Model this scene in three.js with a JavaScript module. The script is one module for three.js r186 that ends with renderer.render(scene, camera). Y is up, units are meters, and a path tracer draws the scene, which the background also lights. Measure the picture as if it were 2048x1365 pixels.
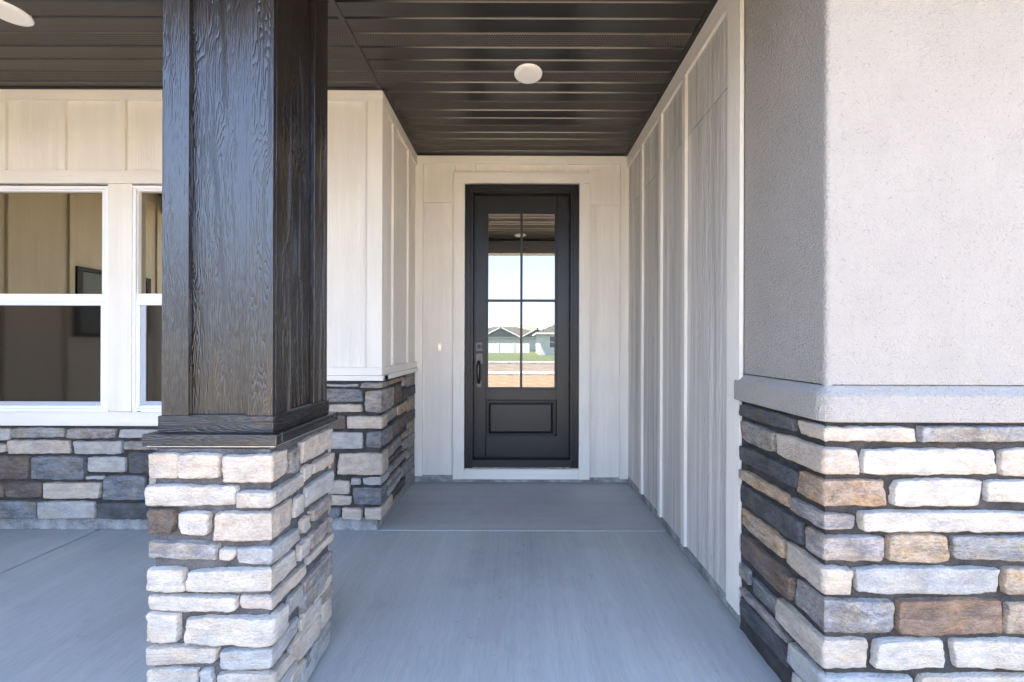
import * as THREE from 'three';
import { RoundedBoxGeometry } from 'three/addons/geometries/RoundedBoxGeometry.js';
import { mergeGeometries } from 'three/addons/utils/BufferGeometryUtils.js';

// ------------------------------------------------------------------ camera, sky, sun, exposure
const scene = new THREE.Scene();
const W = 2048, H = 1365, F = 780, CX = 1036, CY = 687, EYE = 1.28, ROLL = 0.003;
const camera = new THREE.PerspectiveCamera(2 * Math.atan(H / 2 / F) * 180 / Math.PI, W / H, 0.05, 6000);
camera.position.set(0, EYE, 0);
camera.rotation.z = ROLL;
camera.setViewOffset(W, H, W / 2 - CX, H / 2 - CY, W, H);
const renderer = new THREE.WebGLRenderer({ antialias: true });
renderer.toneMapping = THREE.LinearToneMapping;
renderer.toneMappingExposure = 11;
renderer.shadowMap.enabled = true;
const SUN = new THREE.Vector3(-0.62, 1.35, -0.22).normalize();
{ // clear blue sky, paler towards the horizon and a little brighter on the sun's side
  const w = 512, h = 256, a = new Float32Array(w * h * 4);
  for (let j = 0; j < h; j++) for (let i = 0; i < w; i++) {
    const el = ((j + 0.5) / h - 0.5) * Math.PI, az = ((i + 0.5) / w - 0.5) * 2 * Math.PI;
    const d = new THREE.Vector3(Math.cos(el) * Math.cos(az), Math.sin(el), Math.cos(el) * Math.sin(az));
    const t = Math.pow(1 - Math.max(0, d.y), 3.2), g = Math.pow(Math.max(0, d.dot(SUN)), 6) * 0.10, k = (i + j * w) * 4;
    a[k] = 0.13 + 0.30 * t + g; a[k + 1] = 0.215 + 0.285 * t + g; a[k + 2] = 0.405 + 0.20 * t + g; a[k + 3] = 1;
  }
  const sky = new THREE.DataTexture(a, w, h, THREE.RGBAFormat, THREE.FloatType);
  sky.mapping = THREE.EquirectangularReflectionMapping; sky.magFilter = sky.minFilter = THREE.LinearFilter; sky.needsUpdate = true;
  scene.background = sky; scene.environment = sky;
}
const sun = new THREE.DirectionalLight(new THREE.Color(1, 0.94, 0.85), 4.4);
sun.position.copy(SUN).multiplyScalar(60); sun.castShadow = true;
Object.assign(sun.shadow.camera, { left: -60, right: 60, top: 60, bottom: -60, near: 1, far: 200 });
sun.shadow.mapSize.set(4096, 4096);
scene.add(sun, sun.target);

// ------------------------------------------------------------------ helpers
let seed = 20231;
const rnd = () => { seed = (seed * 1664525 + 1013904223) >>> 0; return seed / 4294967296; };
const rr = (a, b) => a + (b - a) * rnd();
const lerp = (a, b, t) => a + (b - a) * t, clamp = (x, a, b) => Math.min(b, Math.max(a, x));
const sstep = (a, b, x) => { const t = clamp((x - a) / (b - a), 0, 1); return t * t * (3 - 2 * t); };
function hash(x, y, s) { let h = Math.imul(x, 374761393) + Math.imul(y, 668265263) + Math.imul(s, 974634777); h = Math.imul(h ^ (h >>> 13), 1274126177); return ((h ^ (h >>> 16)) >>> 0) / 4294967296; }
function noise(x, y, px, py, s = 0) { // value noise repeating every px, py cells, 0..1
  const xi = Math.floor(x), yi = Math.floor(y), fx = x - xi, fy = y - yi;
  const a = ((xi % px) + px) % px, b = (a + 1) % px, c = ((yi % py) + py) % py, d = (c + 1) % py;
  const u = fx * fx * (3 - 2 * fx), v = fy * fy * (3 - 2 * fy);
  return lerp(lerp(hash(a, c, s), hash(b, c, s), u), lerp(hash(a, d, s), hash(b, d, s), u), v);
}
function fbm(u, v, fx, fy, oct, s = 0) { let r = 0, a = 0.5, n = 0; for (let o = 0; o < oct; o++) { r += a * noise(u * fx, v * fy, fx, fy, s + o * 7); n += a; a *= 0.5; fx *= 2; fy *= 2; } return r / n; }
const n2 = (x, y, s) => noise(x, y, 4096, 4096, s) * 2 - 1;
function tex(w, h, fn, color) {
  const a = new Uint8Array(w * h * 4);
  for (let j = 0; j < h; j++) for (let i = 0; i < w; i++) {
    const c = fn((i + 0.5) / w, (j + 0.5) / h), k = (i + j * w) * 4;
    if (typeof c === 'number') a[k] = a[k + 1] = a[k + 2] = clamp(c, 0, 1) * 255;
    else for (let q = 0; q < 3; q++) a[k + q] = clamp(c[q], 0, 1) * 255;
    a[k + 3] = 255;
  }
  const t = new THREE.DataTexture(a, w, h); t.wrapS = t.wrapT = THREE.RepeatWrapping; t.magFilter = THREE.LinearFilter; t.minFilter = THREE.LinearMipmapLinearFilter; t.generateMipmaps = true;
  if (color) t.colorSpace = THREE.SRGBColorSpace; t.needsUpdate = true; return t;
}
const rep = (t, w, h) => { const c = t.clone(); c.repeat.set(1 / w, 1 / h); c.needsUpdate = true; return c; };
const mat = (rgb, o = {}) => { const m = new THREE.MeshPhysicalMaterial({ roughness: 0.7, ...o }); m.color.setRGB(...rgb); m.side = THREE.DoubleSide; return m; };
// a pixel of the photograph on the plane at depth d in front of the camera
function P(px, py, d) { const a = px - CX, b = py - CY, c = Math.cos(ROLL), s = Math.sin(ROLL); return [(a * c + b * s) * d / F, EYE - (-a * s + b * c) * d / F]; }
const X = (px, d, py = CY) => P(px, py, d)[0], Y = (py, d, px = CX) => P(px, py, d)[1];

const taken = {}, bases = new Map();
const numbered = n => { const k = taken[n] = (taken[n] ?? -1) + 1; return k ? `${n}_${String(k).padStart(3, '0')}` : n; };
function thing(name, label, category, base = [0, 0, 0], group, kind) {
  const g = new THREE.Group(); g.name = numbered(name); g.position.set(...base); scene.add(g); bases.set(g, base);
  g.userData = { label, category }; if (group) g.userData.group = group; if (kind) g.userData.kind = kind; return g;
}
function part(parent, name, geo, m, label) {
  const b = bases.get(parent); geo.translate(-b[0], -b[1], -b[2]);
  const o = new THREE.Mesh(geo, m); o.name = name; o.castShadow = o.receiveShadow = true; parent.add(o); bases.set(o, b);
  if (label) o.userData.label = label; return o;
}
// box-projected uv in metres; along = 'x' | 'y' | 'z' is the way the grain runs (the texture's v)
function mapUV(g, along = 'y') {
  const p = g.attributes.position, n = g.attributes.normal, uv = new Float32Array(p.count * 2), ou = rnd() * 7, ov = rnd() * 7;
  for (let i = 0; i < p.count; i++) {
    const c = [p.getX(i), p.getY(i), p.getZ(i)], m = [n.getX(i), n.getY(i), n.getZ(i)].map(Math.abs);
    const ax = m[0] > m[1] && m[0] > m[2] ? 0 : m[1] > m[2] ? 1 : 2, rest = [0, 1, 2].filter(k => k !== ax), al = 'xyz'.indexOf(along);
    let v = rest.includes(al) ? al : rest[1], u = rest.find(k => k !== v);
    uv[2 * i] = c[u] + ou; uv[2 * i + 1] = c[v] + ov;
  }
  g.setAttribute('uv', new THREE.BufferAttribute(uv, 2)); return g;
}
function box(x0, x1, y0, y1, z0, z1, along = 'y', r = 0.0015) {
  const w = Math.abs(x1 - x0), h = Math.abs(y1 - y0), d = Math.abs(z1 - z0);
  const g = r ? new RoundedBoxGeometry(w, h, d, 1, Math.min(r, w / 3, h / 3, d / 3)) : new THREE.BoxGeometry(w, h, d);
  g.translate((x0 + x1) / 2, (y0 + y1) / 2, (z0 + z1) / 2); return mapUV(g, along);
}
// a board facing the camera, given by its outline in the photograph at depth d
function boardPx(px0, py0, px1, py1, d, thick, along = 'y', r = 0.0015) {
  const mx = (px0 + px1) / 2, my = (py0 + py1) / 2;
  return box(X(px0, d, my), X(px1, d, my), Y(py1, d, mx), Y(py0, d, mx), -d - thick, -d, along, r);
}
const merge = list => mergeGeometries(list.map(g => g.index ? g.toNonIndexed() : g));
// extrude a profile of [z, y] points along x
function strip(pts, x0, x1) {
  const pos = [], uv = [];
  for (let i = 0; i + 1 < pts.length; i++) {
    const [za, ya] = pts[i], [zb, yb] = pts[i + 1];
    pos.push(x0, ya, za, x1, ya, za, x1, yb, zb, x0, ya, za, x1, yb, zb, x0, yb, zb);
    uv.push(x0, za, x1, za, x1, zb, x0, za, x1, zb, x0, zb);
  }
  const g = new THREE.BufferGeometry(); g.setAttribute('position', new THREE.Float32BufferAttribute(pos, 3)); g.setAttribute('uv', new THREE.Float32BufferAttribute(uv, 2)); g.computeVertexNormals(); return g;
}

// ------------------------------------------------------------------ textures and materials
const grainH = (u, v, lines, s) => { // embossed wood: contour lines of a stretched field, fine fibre and saw marks
  const f = fbm(u, v, 5, 1, 4, s) + 0.22 * fbm(u, v, 14, 3, 2, s + 50), c = f * lines, q = c - Math.floor(c), where = sstep(0.42, 0.62, fbm(u, v, 4, 1, 3, s + 90));
  const ridge = Math.pow(Math.abs(q - 0.5) * 2, 3) * where;
  return 0.62 - 0.42 * ridge + 0.26 * (noise(u * 160, v * 22, 160, 22, s + 3) - 0.5) + 0.10 * (noise(u * 300, v * 60, 300, 60, s + 4) - 0.5) + 0.16 * (fbm(u, v, 40, 4, 2, s + 9) - 0.5);
};
const T = {};
T.sidingBump = tex(1024, 1024, (u, v) => grainH(u, v, 26, 1));
T.columnBump = tex(1024, 1024, (u, v) => grainH(u, v, 30, 40));
T.streak = tex(512, 512, (u, v) => { const k = 0.94 + 0.05 * (fbm(u, v, 40, 2, 3, 11) - 0.5) + 0.06 * (fbm(u, v, 5, 3, 3, 12) - 0.5); return [k, k, k * 0.995]; }, true);
T.stuccoBump = tex(1024, 1024, (u, v) => { const a = fbm(u, v, 110, 110, 3, 21), b = fbm(u, v, 40, 40, 2, 22); return clamp((a - 0.5) * 1.5 + 0.5, 0, 1) * 0.75 + b * 0.25; });
T.stucco = tex(1024, 1024, (u, v) => { const sp = sstep(0.80, 0.86, noise(u * 190, v * 190, 190, 190, 25)) * sstep(0.5, 0.62, fbm(u, v, 30, 30, 2, 26)); const k = 0.965 + 0.04 * (fbm(u, v, 4, 4, 4, 24) - 0.5) - 0.11 * sp; return [k, k * (1 - sp * 0.03), k * (1 - sp * 0.08)]; }, true);
const stoneFn = (u, v) => {
  const w = fbm(u, v, 5, 7, 4, 31), st = fbm(u + 0.05 * w, v + 0.07 * w, 8, 44, 4, 32), bl = fbm(u, v, 12, 14, 4, 33), pit = sstep(0.70, 0.8, fbm(u, v, 70, 110, 2, 34)), rust = sstep(0.53, 0.63, fbm(u, v, 7, 15, 6, 36));
  const big = fbm(u, v, 5, 6, 3, 39) - 0.5, fine = noise(u * 150, v * 210, 150, 210, 301) - 0.5, mid = fbm(u, v, 48, 120, 2, 302) - 0.5, crack = sstep(0.028, 0.0, Math.abs(fbm(u, v, 12, 30, 3, 303) - 0.5)) * sstep(0.5, 0.62, fbm(u, v, 6, 8, 2, 304)), k = 0.84 + 0.22 * (st - 0.5) + 0.34 * (bl - 0.5) + 0.16 * big + 0.12 * fine + 0.22 * mid - 0.07 * pit - 0.16 * crack, vein = sstep(0.53, 0.75, fbm(u, v, 9, 16, 4, 38)) * 0.06;
  return [k + 0.045 * rust - vein * 1.2, k + 0.005 * rust - vein, k - 0.055 * rust - vein * 0.5];
};
T.stone = tex(1024, 1024, stoneFn, true);
T.stonePale = tex(1024, 1024, (u, v) => stoneFn(u + 0.37, v + 0.21).map(k => 0.90 + 0.52 * (k - 0.80)), true); // smoother cream stones
T.stoneBump = tex(1024, 1024, (u, v) => 0.35 * fbm(u, v, 10, 46, 5, 32) + 0.65 * fbm(u, v, 70, 100, 2, 37) - 0.12 * sstep(0.68, 0.8, fbm(u, v, 70, 110, 2, 34)) + 0.1);
T.mortar = tex(512, 512, (u, v) => { const k = 0.82 + 0.5 * (fbm(u, v, 8, 8, 4, 41) - 0.5) + 0.4 * (noise(u * 200, v * 200, 200, 200, 42) - 0.5); return [k, k, k]; }, true);
T.mortarBump = tex(512, 512, (u, v) => 0.6 * fbm(u, v, 12, 12, 4, 43) + 0.4 * noise(u * 150, v * 150, 150, 150, 44));
T.concrete = tex(1024, 1024, (u, v) => {
  const b = fbm(u, v, 90, 2, 3, 51) - 0.5, c = fbm(u, v, 3, 3, 5, 52) - 0.5, d = noise(u * 320, v * 60, 320, 60, 53) - 0.5, m = sstep(0.6, 0.75, fbm(u, v, 9, 12, 4, 54)), spk = sstep(0.93, 0.97, noise(u * 120, v * 120, 120, 120, 55));
  const k = 0.86 + 0.05 * b + 0.05 * (fbm(u, v, 22, 1, 2, 59) - 0.5) + 0.16 * c + 0.04 * d - 0.025 * m - 0.07 * spk; return [k + 0.012 * m, k, k - 0.012 * c];
}, true);
T.concreteBump = tex(1024, 1024, (u, v) => 0.5 * noise(u * 420, v * 40, 420, 40, 56) + 0.2 * noise(u * 240, v * 20, 240, 20, 57) + 0.2 * fbm(u, v, 20, 20, 3, 58));
T.rough = tex(512, 512, (u, v) => { const k = 0.75 + 0.9 * (fbm(u, v, 10, 10, 5, 61) - 0.5) - 0.3 * sstep(0.62, 0.7, fbm(u, v, 26, 26, 3, 62)); return [k, k, k * 0.98]; }, true);
T.perf = tex(256, 256, (u, v) => { const a = u * 8, r = Math.floor(v * 8), x = (a + (r % 2) * 0.5) % 1 - 0.5, y = (v * 8) % 1 - 0.5; const k = 1 - 0.94 * sstep(0.34, 0.24, Math.hypot(x, y)); return [k, k, k]; }, true);
T.dirt = tex(512, 512, (u, v) => { const k = 0.8 + 0.4 * (fbm(u, v, 6, 6, 5, 71) - 0.5) + 0.45 * (noise(u * 128, v * 128, 128, 128, 72) - 0.5); return [k, k, k]; }, true);

const M = {};
const siding = (rgb, bs = 0.0035) => mat(rgb, { roughness: 0.55, map: rep(T.streak, 1.1, 1.1), bumpMap: rep(T.sidingBump, 0.62, 1.25), bumpScale: bs });
M.cream = siding([0.85, 0.79, 0.705], 0.0022);
M.creamTrim = siding([0.86, 0.805, 0.72], 0.0018);
M.creamShaded = mat([0.80, 0.765, 0.715], { roughness: 0.6, map: rep(tex(512, 512, (u, v) => { const k = 0.88 + 0.24 * (fbm(u, v, 30, 2, 4, 14) - 0.5) + 0.12 * (fbm(u, v, 120, 5, 2, 15) - 0.5); return [k, k * 0.995, k * 0.985]; }, true), 1.1, 3), bumpMap: rep(T.sidingBump, 0.5, 1.3), bumpScale: 0.006 });  // same cream paint, greyed for the shade on this wall, with grain streaks
M.core = mat([0.25, 0.23, 0.2]);
M.brownWood = mat([0.0135, 0.0105, 0.009], { roughness: 0.27, ior: 1.74, bumpMap: rep(T.columnBump, 0.36, 0.8), bumpScale: 0.003 });
M.soffit = mat([0.012, 0.010, 0.0085], { roughness: 0.29, ior: 1.66 });
M.soffitPerf = mat([0.085, 0.073, 0.062], { roughness: 0.6, ior: 1.5, map: rep(T.perf, 0.115, 0.115), bumpMap: rep(T.perf, 0.115, 0.115), bumpScale: 0.0015 });
M.stucco = mat([0.375, 0.348, 0.312], { roughness: 0.9, map: rep(T.stucco, 0.55, 0.55), bumpMap: rep(T.stuccoBump, 0.42, 0.42), bumpScale: 0.0045 });
M.mortarPale = mat([0.135, 0.132, 0.135], { roughness: 0.95, map: rep(T.mortar, 0.3, 0.3), bumpMap: rep(T.mortarBump, 0.25, 0.25), bumpScale: 0.004 });
M.mortar = mat([0.070, 0.064, 0.062], { roughness: 0.95, map: rep(T.mortar, 0.3, 0.3), bumpMap: rep(T.mortarBump, 0.25, 0.25), bumpScale: 0.006 });
M.concrete = mat([0.50, 0.495, 0.475], { roughness: 0.55, map: rep(T.concrete, 1.7, 2.3), bumpMap: rep(T.concreteBump, 1.1, 1.1), bumpScale: 0.0012 });
M.foundation = mat([0.42, 0.415, 0.40], { roughness: 0.9, map: rep(T.mortar, 0.5, 0.5), bumpMap: rep(T.mortarBump, 0.3, 0.3), bumpScale: 0.003 });
M.vinyl = mat([0.82, 0.82, 0.82], { roughness: 0.35 });
M.screenFrame = mat([0.42, 0.44, 0.48], { roughness: 0.5 });
M.black = mat([0.012, 0.012, 0.013], { roughness: 0.5 });
M.door = mat([0.008, 0.0078, 0.0085], { roughness: 0.40, ior: 1.5 });
M.bronze = mat([0.085, 0.078, 0.074], { roughness: 0.32, metalness: 0.85 });
M.doorGlass = mat([0.30, 0.30, 0.29], { roughness: 0.0, metalness: 1 });
M.winGlass = mat([0.33, 0.285, 0.19], { roughness: 0.0, metalness: 1 });
M.winScreen = mat([0.085, 0.075, 0.06], { roughness: 0.08, metalness: 1 });
M.flash = mat([0.75, 0.72, 0.66], { roughness: 0.4, metalness: 0.6 });
M.disc = mat([0.85, 0.84, 0.82], { roughness: 0.45 });
M.lens = mat([0.82, 0.80, 0.77], { roughness: 0.6 });
const stoneCol = {
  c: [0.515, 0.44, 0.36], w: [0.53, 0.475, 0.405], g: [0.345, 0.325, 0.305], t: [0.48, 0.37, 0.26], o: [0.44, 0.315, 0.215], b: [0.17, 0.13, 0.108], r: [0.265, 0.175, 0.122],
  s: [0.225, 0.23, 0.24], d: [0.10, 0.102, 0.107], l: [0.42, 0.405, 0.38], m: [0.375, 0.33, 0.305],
};
const stoneTexs = [[0.62, 0.5], [0.5, 0.62], [0.45, 0.36]];
const stoneMats = {};
for (const k in stoneCol) stoneMats[k] = stoneTexs.map(([a, b], i) => mat(stoneCol[k].map(c => c * [1, 0.94, 1.05][i]), { roughness: 0.82, map: rep('cwl'.includes(k) ? T.stonePale : T.stone, a, b), bumpMap: rep(T.stoneBump, a * 0.8, b * 0.8), bumpScale: 0.0045 }));

// ------------------------------------------------------------------ stone veneer
// a path in plan; outward normal to the left of (dx, dz) as (-dz, dx); corners rounded by r
function makePath(pts, r = 0.012) {
  const seg = []; let L = 0;
  for (let i = 0; i + 1 < pts.length; i++) { const dx = pts[i + 1][0] - pts[i][0], dz = pts[i + 1][1] - pts[i][1], l = Math.hypot(dx, dz); seg.push({ a: pts[i], d: [dx / l, dz / l], n: [-dz / l, dx / l], s: L, l }); L += l; }
  const raw = s => { const q = seg.find(e => s <= e.s + e.l) || seg[seg.length - 1]; return { p: [q.a[0] + q.d[0] * (s - q.s), q.a[1] + q.d[1] * (s - q.s)], n: q.n }; };
  const self = { L, corners: seg.slice(1).map(e => e.s), off(s, o) {
    const i = seg.findIndex((e, k) => k > 0 && Math.abs(s - e.s) < Math.max(r, -o)); let q;
    if (i > 0 && o < 0 && Math.abs(s - seg[i].s) < -o) { const a = seg[i - 1].n, b = seg[i].n, k = o / (1 + a[0] * b[0] + a[1] * b[1]), c = seg[i].a; return [c[0] + (a[0] + b[0]) * k, c[1] + (a[1] + b[1]) * k]; }
    q = i > 0 && o > -r * 0.7 ? self.at(s) : raw(s); return [q.p[0] + q.n[0] * o, q.p[1] + q.n[1] * o];
  }, at(s) {
    const c = seg.slice(1).find(e => Math.abs(s - e.s) < r);
    if (!c) return raw(s);
    const a = raw(c.s - r), b = raw(c.s + r), k = raw(c.s).p, t = (s - c.s + r) / (2 * r);
    const p = [0, 1].map(i => (1 - t) ** 2 * a.p[i] + 2 * t * (1 - t) * k[i] + t * t * b.p[i]), n = [0, 1].map(i => lerp(a.n[i], b.n[i], t)), l = Math.hypot(...n);
    return { p, n: [n[0] / l, n[1] / l] };
  } };
  return self;
}
// the path runs along the stone faces; mortar lies `depth` behind it
function stoneGeo(path, s0, s1, y0, y1, cell, depth) {
  const id = Math.floor(rnd() * 3000), hs = (s1 - s0) / 2, hy = (y1 - y0) / 2, sc = (s0 + s1) / 2, yc = (y0 + y1) / 2;
  const t = depth + rr(-0.004, 0.005), round = Math.min(0.0045, hy * 0.2, hs * 0.2), tilt = rr(-0.05, 0.05), tilt2 = rr(-0.10, 0.10);
  const axis = h => { const e = Math.min(0.0022, h * 0.12), f = Math.min(0.0065, h * 0.35), n = Math.max(2, Math.round((2 * h - 2 * f) / cell)), a = [-h, -h + e]; for (let i = 0; i <= n; i++) a.push(-h + f + (2 * h - 2 * f) * i / n); a.push(h - e, h); return a; };
  let us = axis(hs); const vs = axis(hy);
  for (const c of path.corners) if (c > s0 + 0.012 && c < s1 - 0.012) us = [...us.filter(u => Math.abs(u + sc - c) > 0.016), ...[-0.011, -0.006, 0, 0.006, 0.011].map(q => c - sc + q)].sort((a, b) => a - b);
  const pos = [], uv = [], ix = [], ou = rnd() * 9, ov = rnd() * 9, skewL = rr(-0.007, 0.007), skewR = rr(-0.007, 0.007), bow = rr(-0.003, 0.004);
  for (const v of vs) for (const u of us) {
    const nu = u / hs, nv = v / hy, e = Math.min(hs - Math.abs(u), hy - Math.abs(v));
    // worn corners and wandering edges
    let s = sc + u - Math.sign(u) * round * Math.pow(Math.abs(nu), 6) * Math.pow(Math.abs(nv), 5) + (nu < 0 ? skewL : skewR) * nv * nu * nu;
    let y = yc + v - Math.sign(v) * round * Math.pow(Math.abs(nv), 6) * Math.pow(Math.abs(nu), 5) + bow * (1 - nu * nu) * nv;
    s += 0.0035 * n2(s * 22 + id, y * 60, 1) + 0.0016 * n2(s * 60, y * 170 + id, 2);
    y += 0.0028 * n2(s * 28, y * 22 + id, 3) + 0.0016 * n2(s * 130 + id, y * 60, 4);
    const prof = e < 0.0023 ? lerp(-0.28, 0.84, e / 0.0022) : e < 0.0066 ? lerp(0.84, 0.985, (e - 0.0022) / 0.0043) : 1;
    let h = depth * 0 + t * prof;
    if (e > 0.0018) h += 0.0022 * n2(s * 22 + id, y * 45, 5) + 0.0022 * (Math.abs(n2(s * 48, y * 90 + id, 6)) - 0.4) + tilt * v * 0.6 + clamp(tilt2 * u, -0.004, 0.004);
    const q = path.off(clamp(s, 0.0005, path.L - 0.0005), h - depth);
    const fall = Math.max(0, t - h), onU = hs - Math.abs(u) < hy - Math.abs(v);
    pos.push(q[0], y, q[1]); uv.push(s + ou + (onU ? Math.sign(u) * fall : 0), y + ov + (onU ? 0 : Math.sign(v) * fall));
  }
  const n = us.length;
  for (let j = 0; j + 1 < vs.length; j++) for (let i = 0; i + 1 < n; i++) { const a = j * n + i; ix.push(a, a + 1, a + n + 1, a, a + n + 1, a + n); }
  const g = new THREE.BufferGeometry(); g.setAttribute('position', new THREE.Float32BufferAttribute(pos, 3)); g.setAttribute('uv', new THREE.Float32BufferAttribute(uv, 2)); g.setIndex(ix); g.computeVertexNormals(); return g;
}
function mortarGeo(path, s0, s1, y0, y1, depth) {
  const cell = 0.02, ss = new Set([s0, s1]); for (let s = s0; s < s1; s += cell) ss.add(s); for (const c of path.corners) for (const k of [-0.01, -0.005, 0, 0.005, 0.01]) if (c + k > s0 && c + k < s1) ss.add(c + k);
  const S = [...ss].sort((a, b) => a - b), ny = Math.max(1, Math.round((y1 - y0) / cell)), pos = [], uv = [], ix = [];
  for (let j = 0; j <= ny; j++) for (const s of S) { const y = lerp(y0, y1, j / ny), q = path.off(clamp(s, 0.0001, path.L - 0.0001), -depth + 0.003 * n2(s * 30, y * 30, 8)); pos.push(q[0], y, q[1]); uv.push(s, y); }
  for (let j = 0; j < ny; j++) for (let i = 0; i + 1 < S.length; i++) { const n = S.length, a = j * n + i; ix.push(a, a + 1, a + n + 1, a, a + n + 1, a + n); }
  const g = new THREE.BufferGeometry(); g.setAttribute('position', new THREE.Float32BufferAttribute(pos, 3)); g.setAttribute('uv', new THREE.Float32BufferAttribute(uv, 2)); g.setIndex(ix); g.computeVertexNormals(); return g;
}
function addStones(veneer, path, list, cell, depth) { // list of [s0, s1, y0, y1, kind]
  for (const [s0, s1, y0, y1, k] of list) { if (s1 - s0 < 0.012 || y1 - y0 < 0.012) continue; part(veneer, 'stone', stoneGeo(path, s0, s1, y0, y1, cell, depth), stoneMats[k][Math.floor(rnd() * 3)]); }
}
function courses(s0, s1, y0, y1, kinds, hc = 0.083) { // stones where the photograph shows none
  const out = []; let y = y1; while (y > y0 + 0.03) {
    let h = rr(hc * 0.7, hc * 1.3); if (y - h - y0 < 0.045) h = y - y0; let s = s0;
    while (s < s1 - 0.03) { let l = rr(0.1, 0.32); if (s1 - s - l < 0.07) l = s1 - s; out.push([s + 0.006, s + l - 0.006, y - h + 0.006, y - 0.006, kinds[Math.floor(rnd() * kinds.length)]]); s += l; }
    y -= h;
  } return out;
}

// ------------------------------------------------------------------ levels and planes
const CEIL = 3.0, ZB = 3.578, ZL = 2.657, XR = 1.009, XL = -0.94, XWING = -4.2;

// ------------------------------------------------------------------ ground, porch floor
const structure = (name, label, category, base) => thing(name, label, category, base, null, 'structure');
const floor = structure('porch_floor', 'grey broomed concrete porch floor with control joints', 'floor', [0, -0.12, -2]);
{
  const g = 0.004;
  part(floor, 'slab', box(-0.99, XR + 0.2, -0.12, 0.002, -ZB - 0.08, -ZL - g, 'x', 0.006), M.concrete);
  part(floor, 'slab', box(-2.86 + g, 1.25, -0.12, 0, -ZL, -0.35, 'z', 0.007), M.concrete);
  part(floor, 'slab', box(XWING, -2.86 - g, -0.12, 0, -2.78, -0.35, 'z', 0.007), M.concrete);
  part(floor, 'slab', box(-2.85, -0.995, -0.12, -0.001, -2.78, -ZL - 0.003, 'z', 0), M.concrete);
}
const GY = -0.35;
function flat(name, label, cat, x0, x1, z0, z1, y, m, thick = 0.3) { const t = structure(name, label, cat, [(x0 + x1) / 2, y, (z0 + z1) / 2]); part(t, name + '_surface', box(x0, x1, y - thick, y, z0, z1, 'z', 0), m); return t; }
const gm = (rgb, s) => mat(rgb, { roughness: 0.95, map: rep(T.dirt, s, s), bumpMap: rep(T.dirt, s, s), bumpScale: 0.02 });
flat('ground', 'bare tan dirt ground reaching to the horizon', 'ground', -400, 400, -300, 600, GY - 0.02, gm([0.35, 0.25, 0.155], 3), 0.5);
flat('front_yard', 'bare tan gravelly dirt yard before the porch', 'dirt', -30, 30, -0.34, 12, GY + 0.05, gm([0.37, 0.255, 0.155], 1.6), 0.06);
flat('added_walk', 'added unseen pale warm concrete walk bouncing light into the porch', 'walk', -2.5, 9, -0.345, 4.2, GY + 0.16, gm([0.62, 0.50, 0.355], 2), 0.1);  // added out of view to bounce warm sunlight into the porch
flat('sidewalk', 'pale concrete sidewalk strip beside the road', 'sidewalk', -80, 80, 12, 13.6, GY + 0.12, gm([0.62, 0.57, 0.50], 2), 0.12);
flat('road', 'tan grey asphalt road dusted with dirt', 'road', -120, 120, 13.6, 23.6, GY - 0.012, gm([0.26, 0.205, 0.16], 4), 0.1);
flat('far_sidewalk', 'pale concrete sidewalk along the green lawn', 'sidewalk', -80, 80, 23.6, 25.4, GY + 0.12, gm([0.66, 0.61, 0.55], 2), 0.12);
flat('lawn', 'mown green lawn in front of white fence', 'lawn', -80, 80, 25.4, 66, GY + 0.10, gm([0.15, 0.185, 0.08], 1.2), 0.1);
{ // far hills, seen only in the door's glass
  const t = structure('hills', 'low far hills beyond the houses', 'hills', [0, GY, 1500]), pos = [];
  const hy = x => 26 + 60 * fbm((x + 1500) / 3000, 0.3, 6, 2, 4, 81) + 26 * Math.exp(-(((x - 30) / 60) ** 2));
  for (let i = 0; i < 120; i++) { const a = -1500 + i * 25, b = a + 25; for (const q of [[a, GY, 1200], [b, GY, 1200], [b, hy(b), 1500], [a, GY, 1200], [b, hy(b), 1500], [a, hy(a), 1500]]) pos.push(...q); }
  const g = new THREE.BufferGeometry(); g.setAttribute('position', new THREE.Float32BufferAttribute(pos, 3)); g.computeVertexNormals(); part(t, 'ridge', mapUV(g), mat([0.24, 0.225, 0.16]));
}

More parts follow.
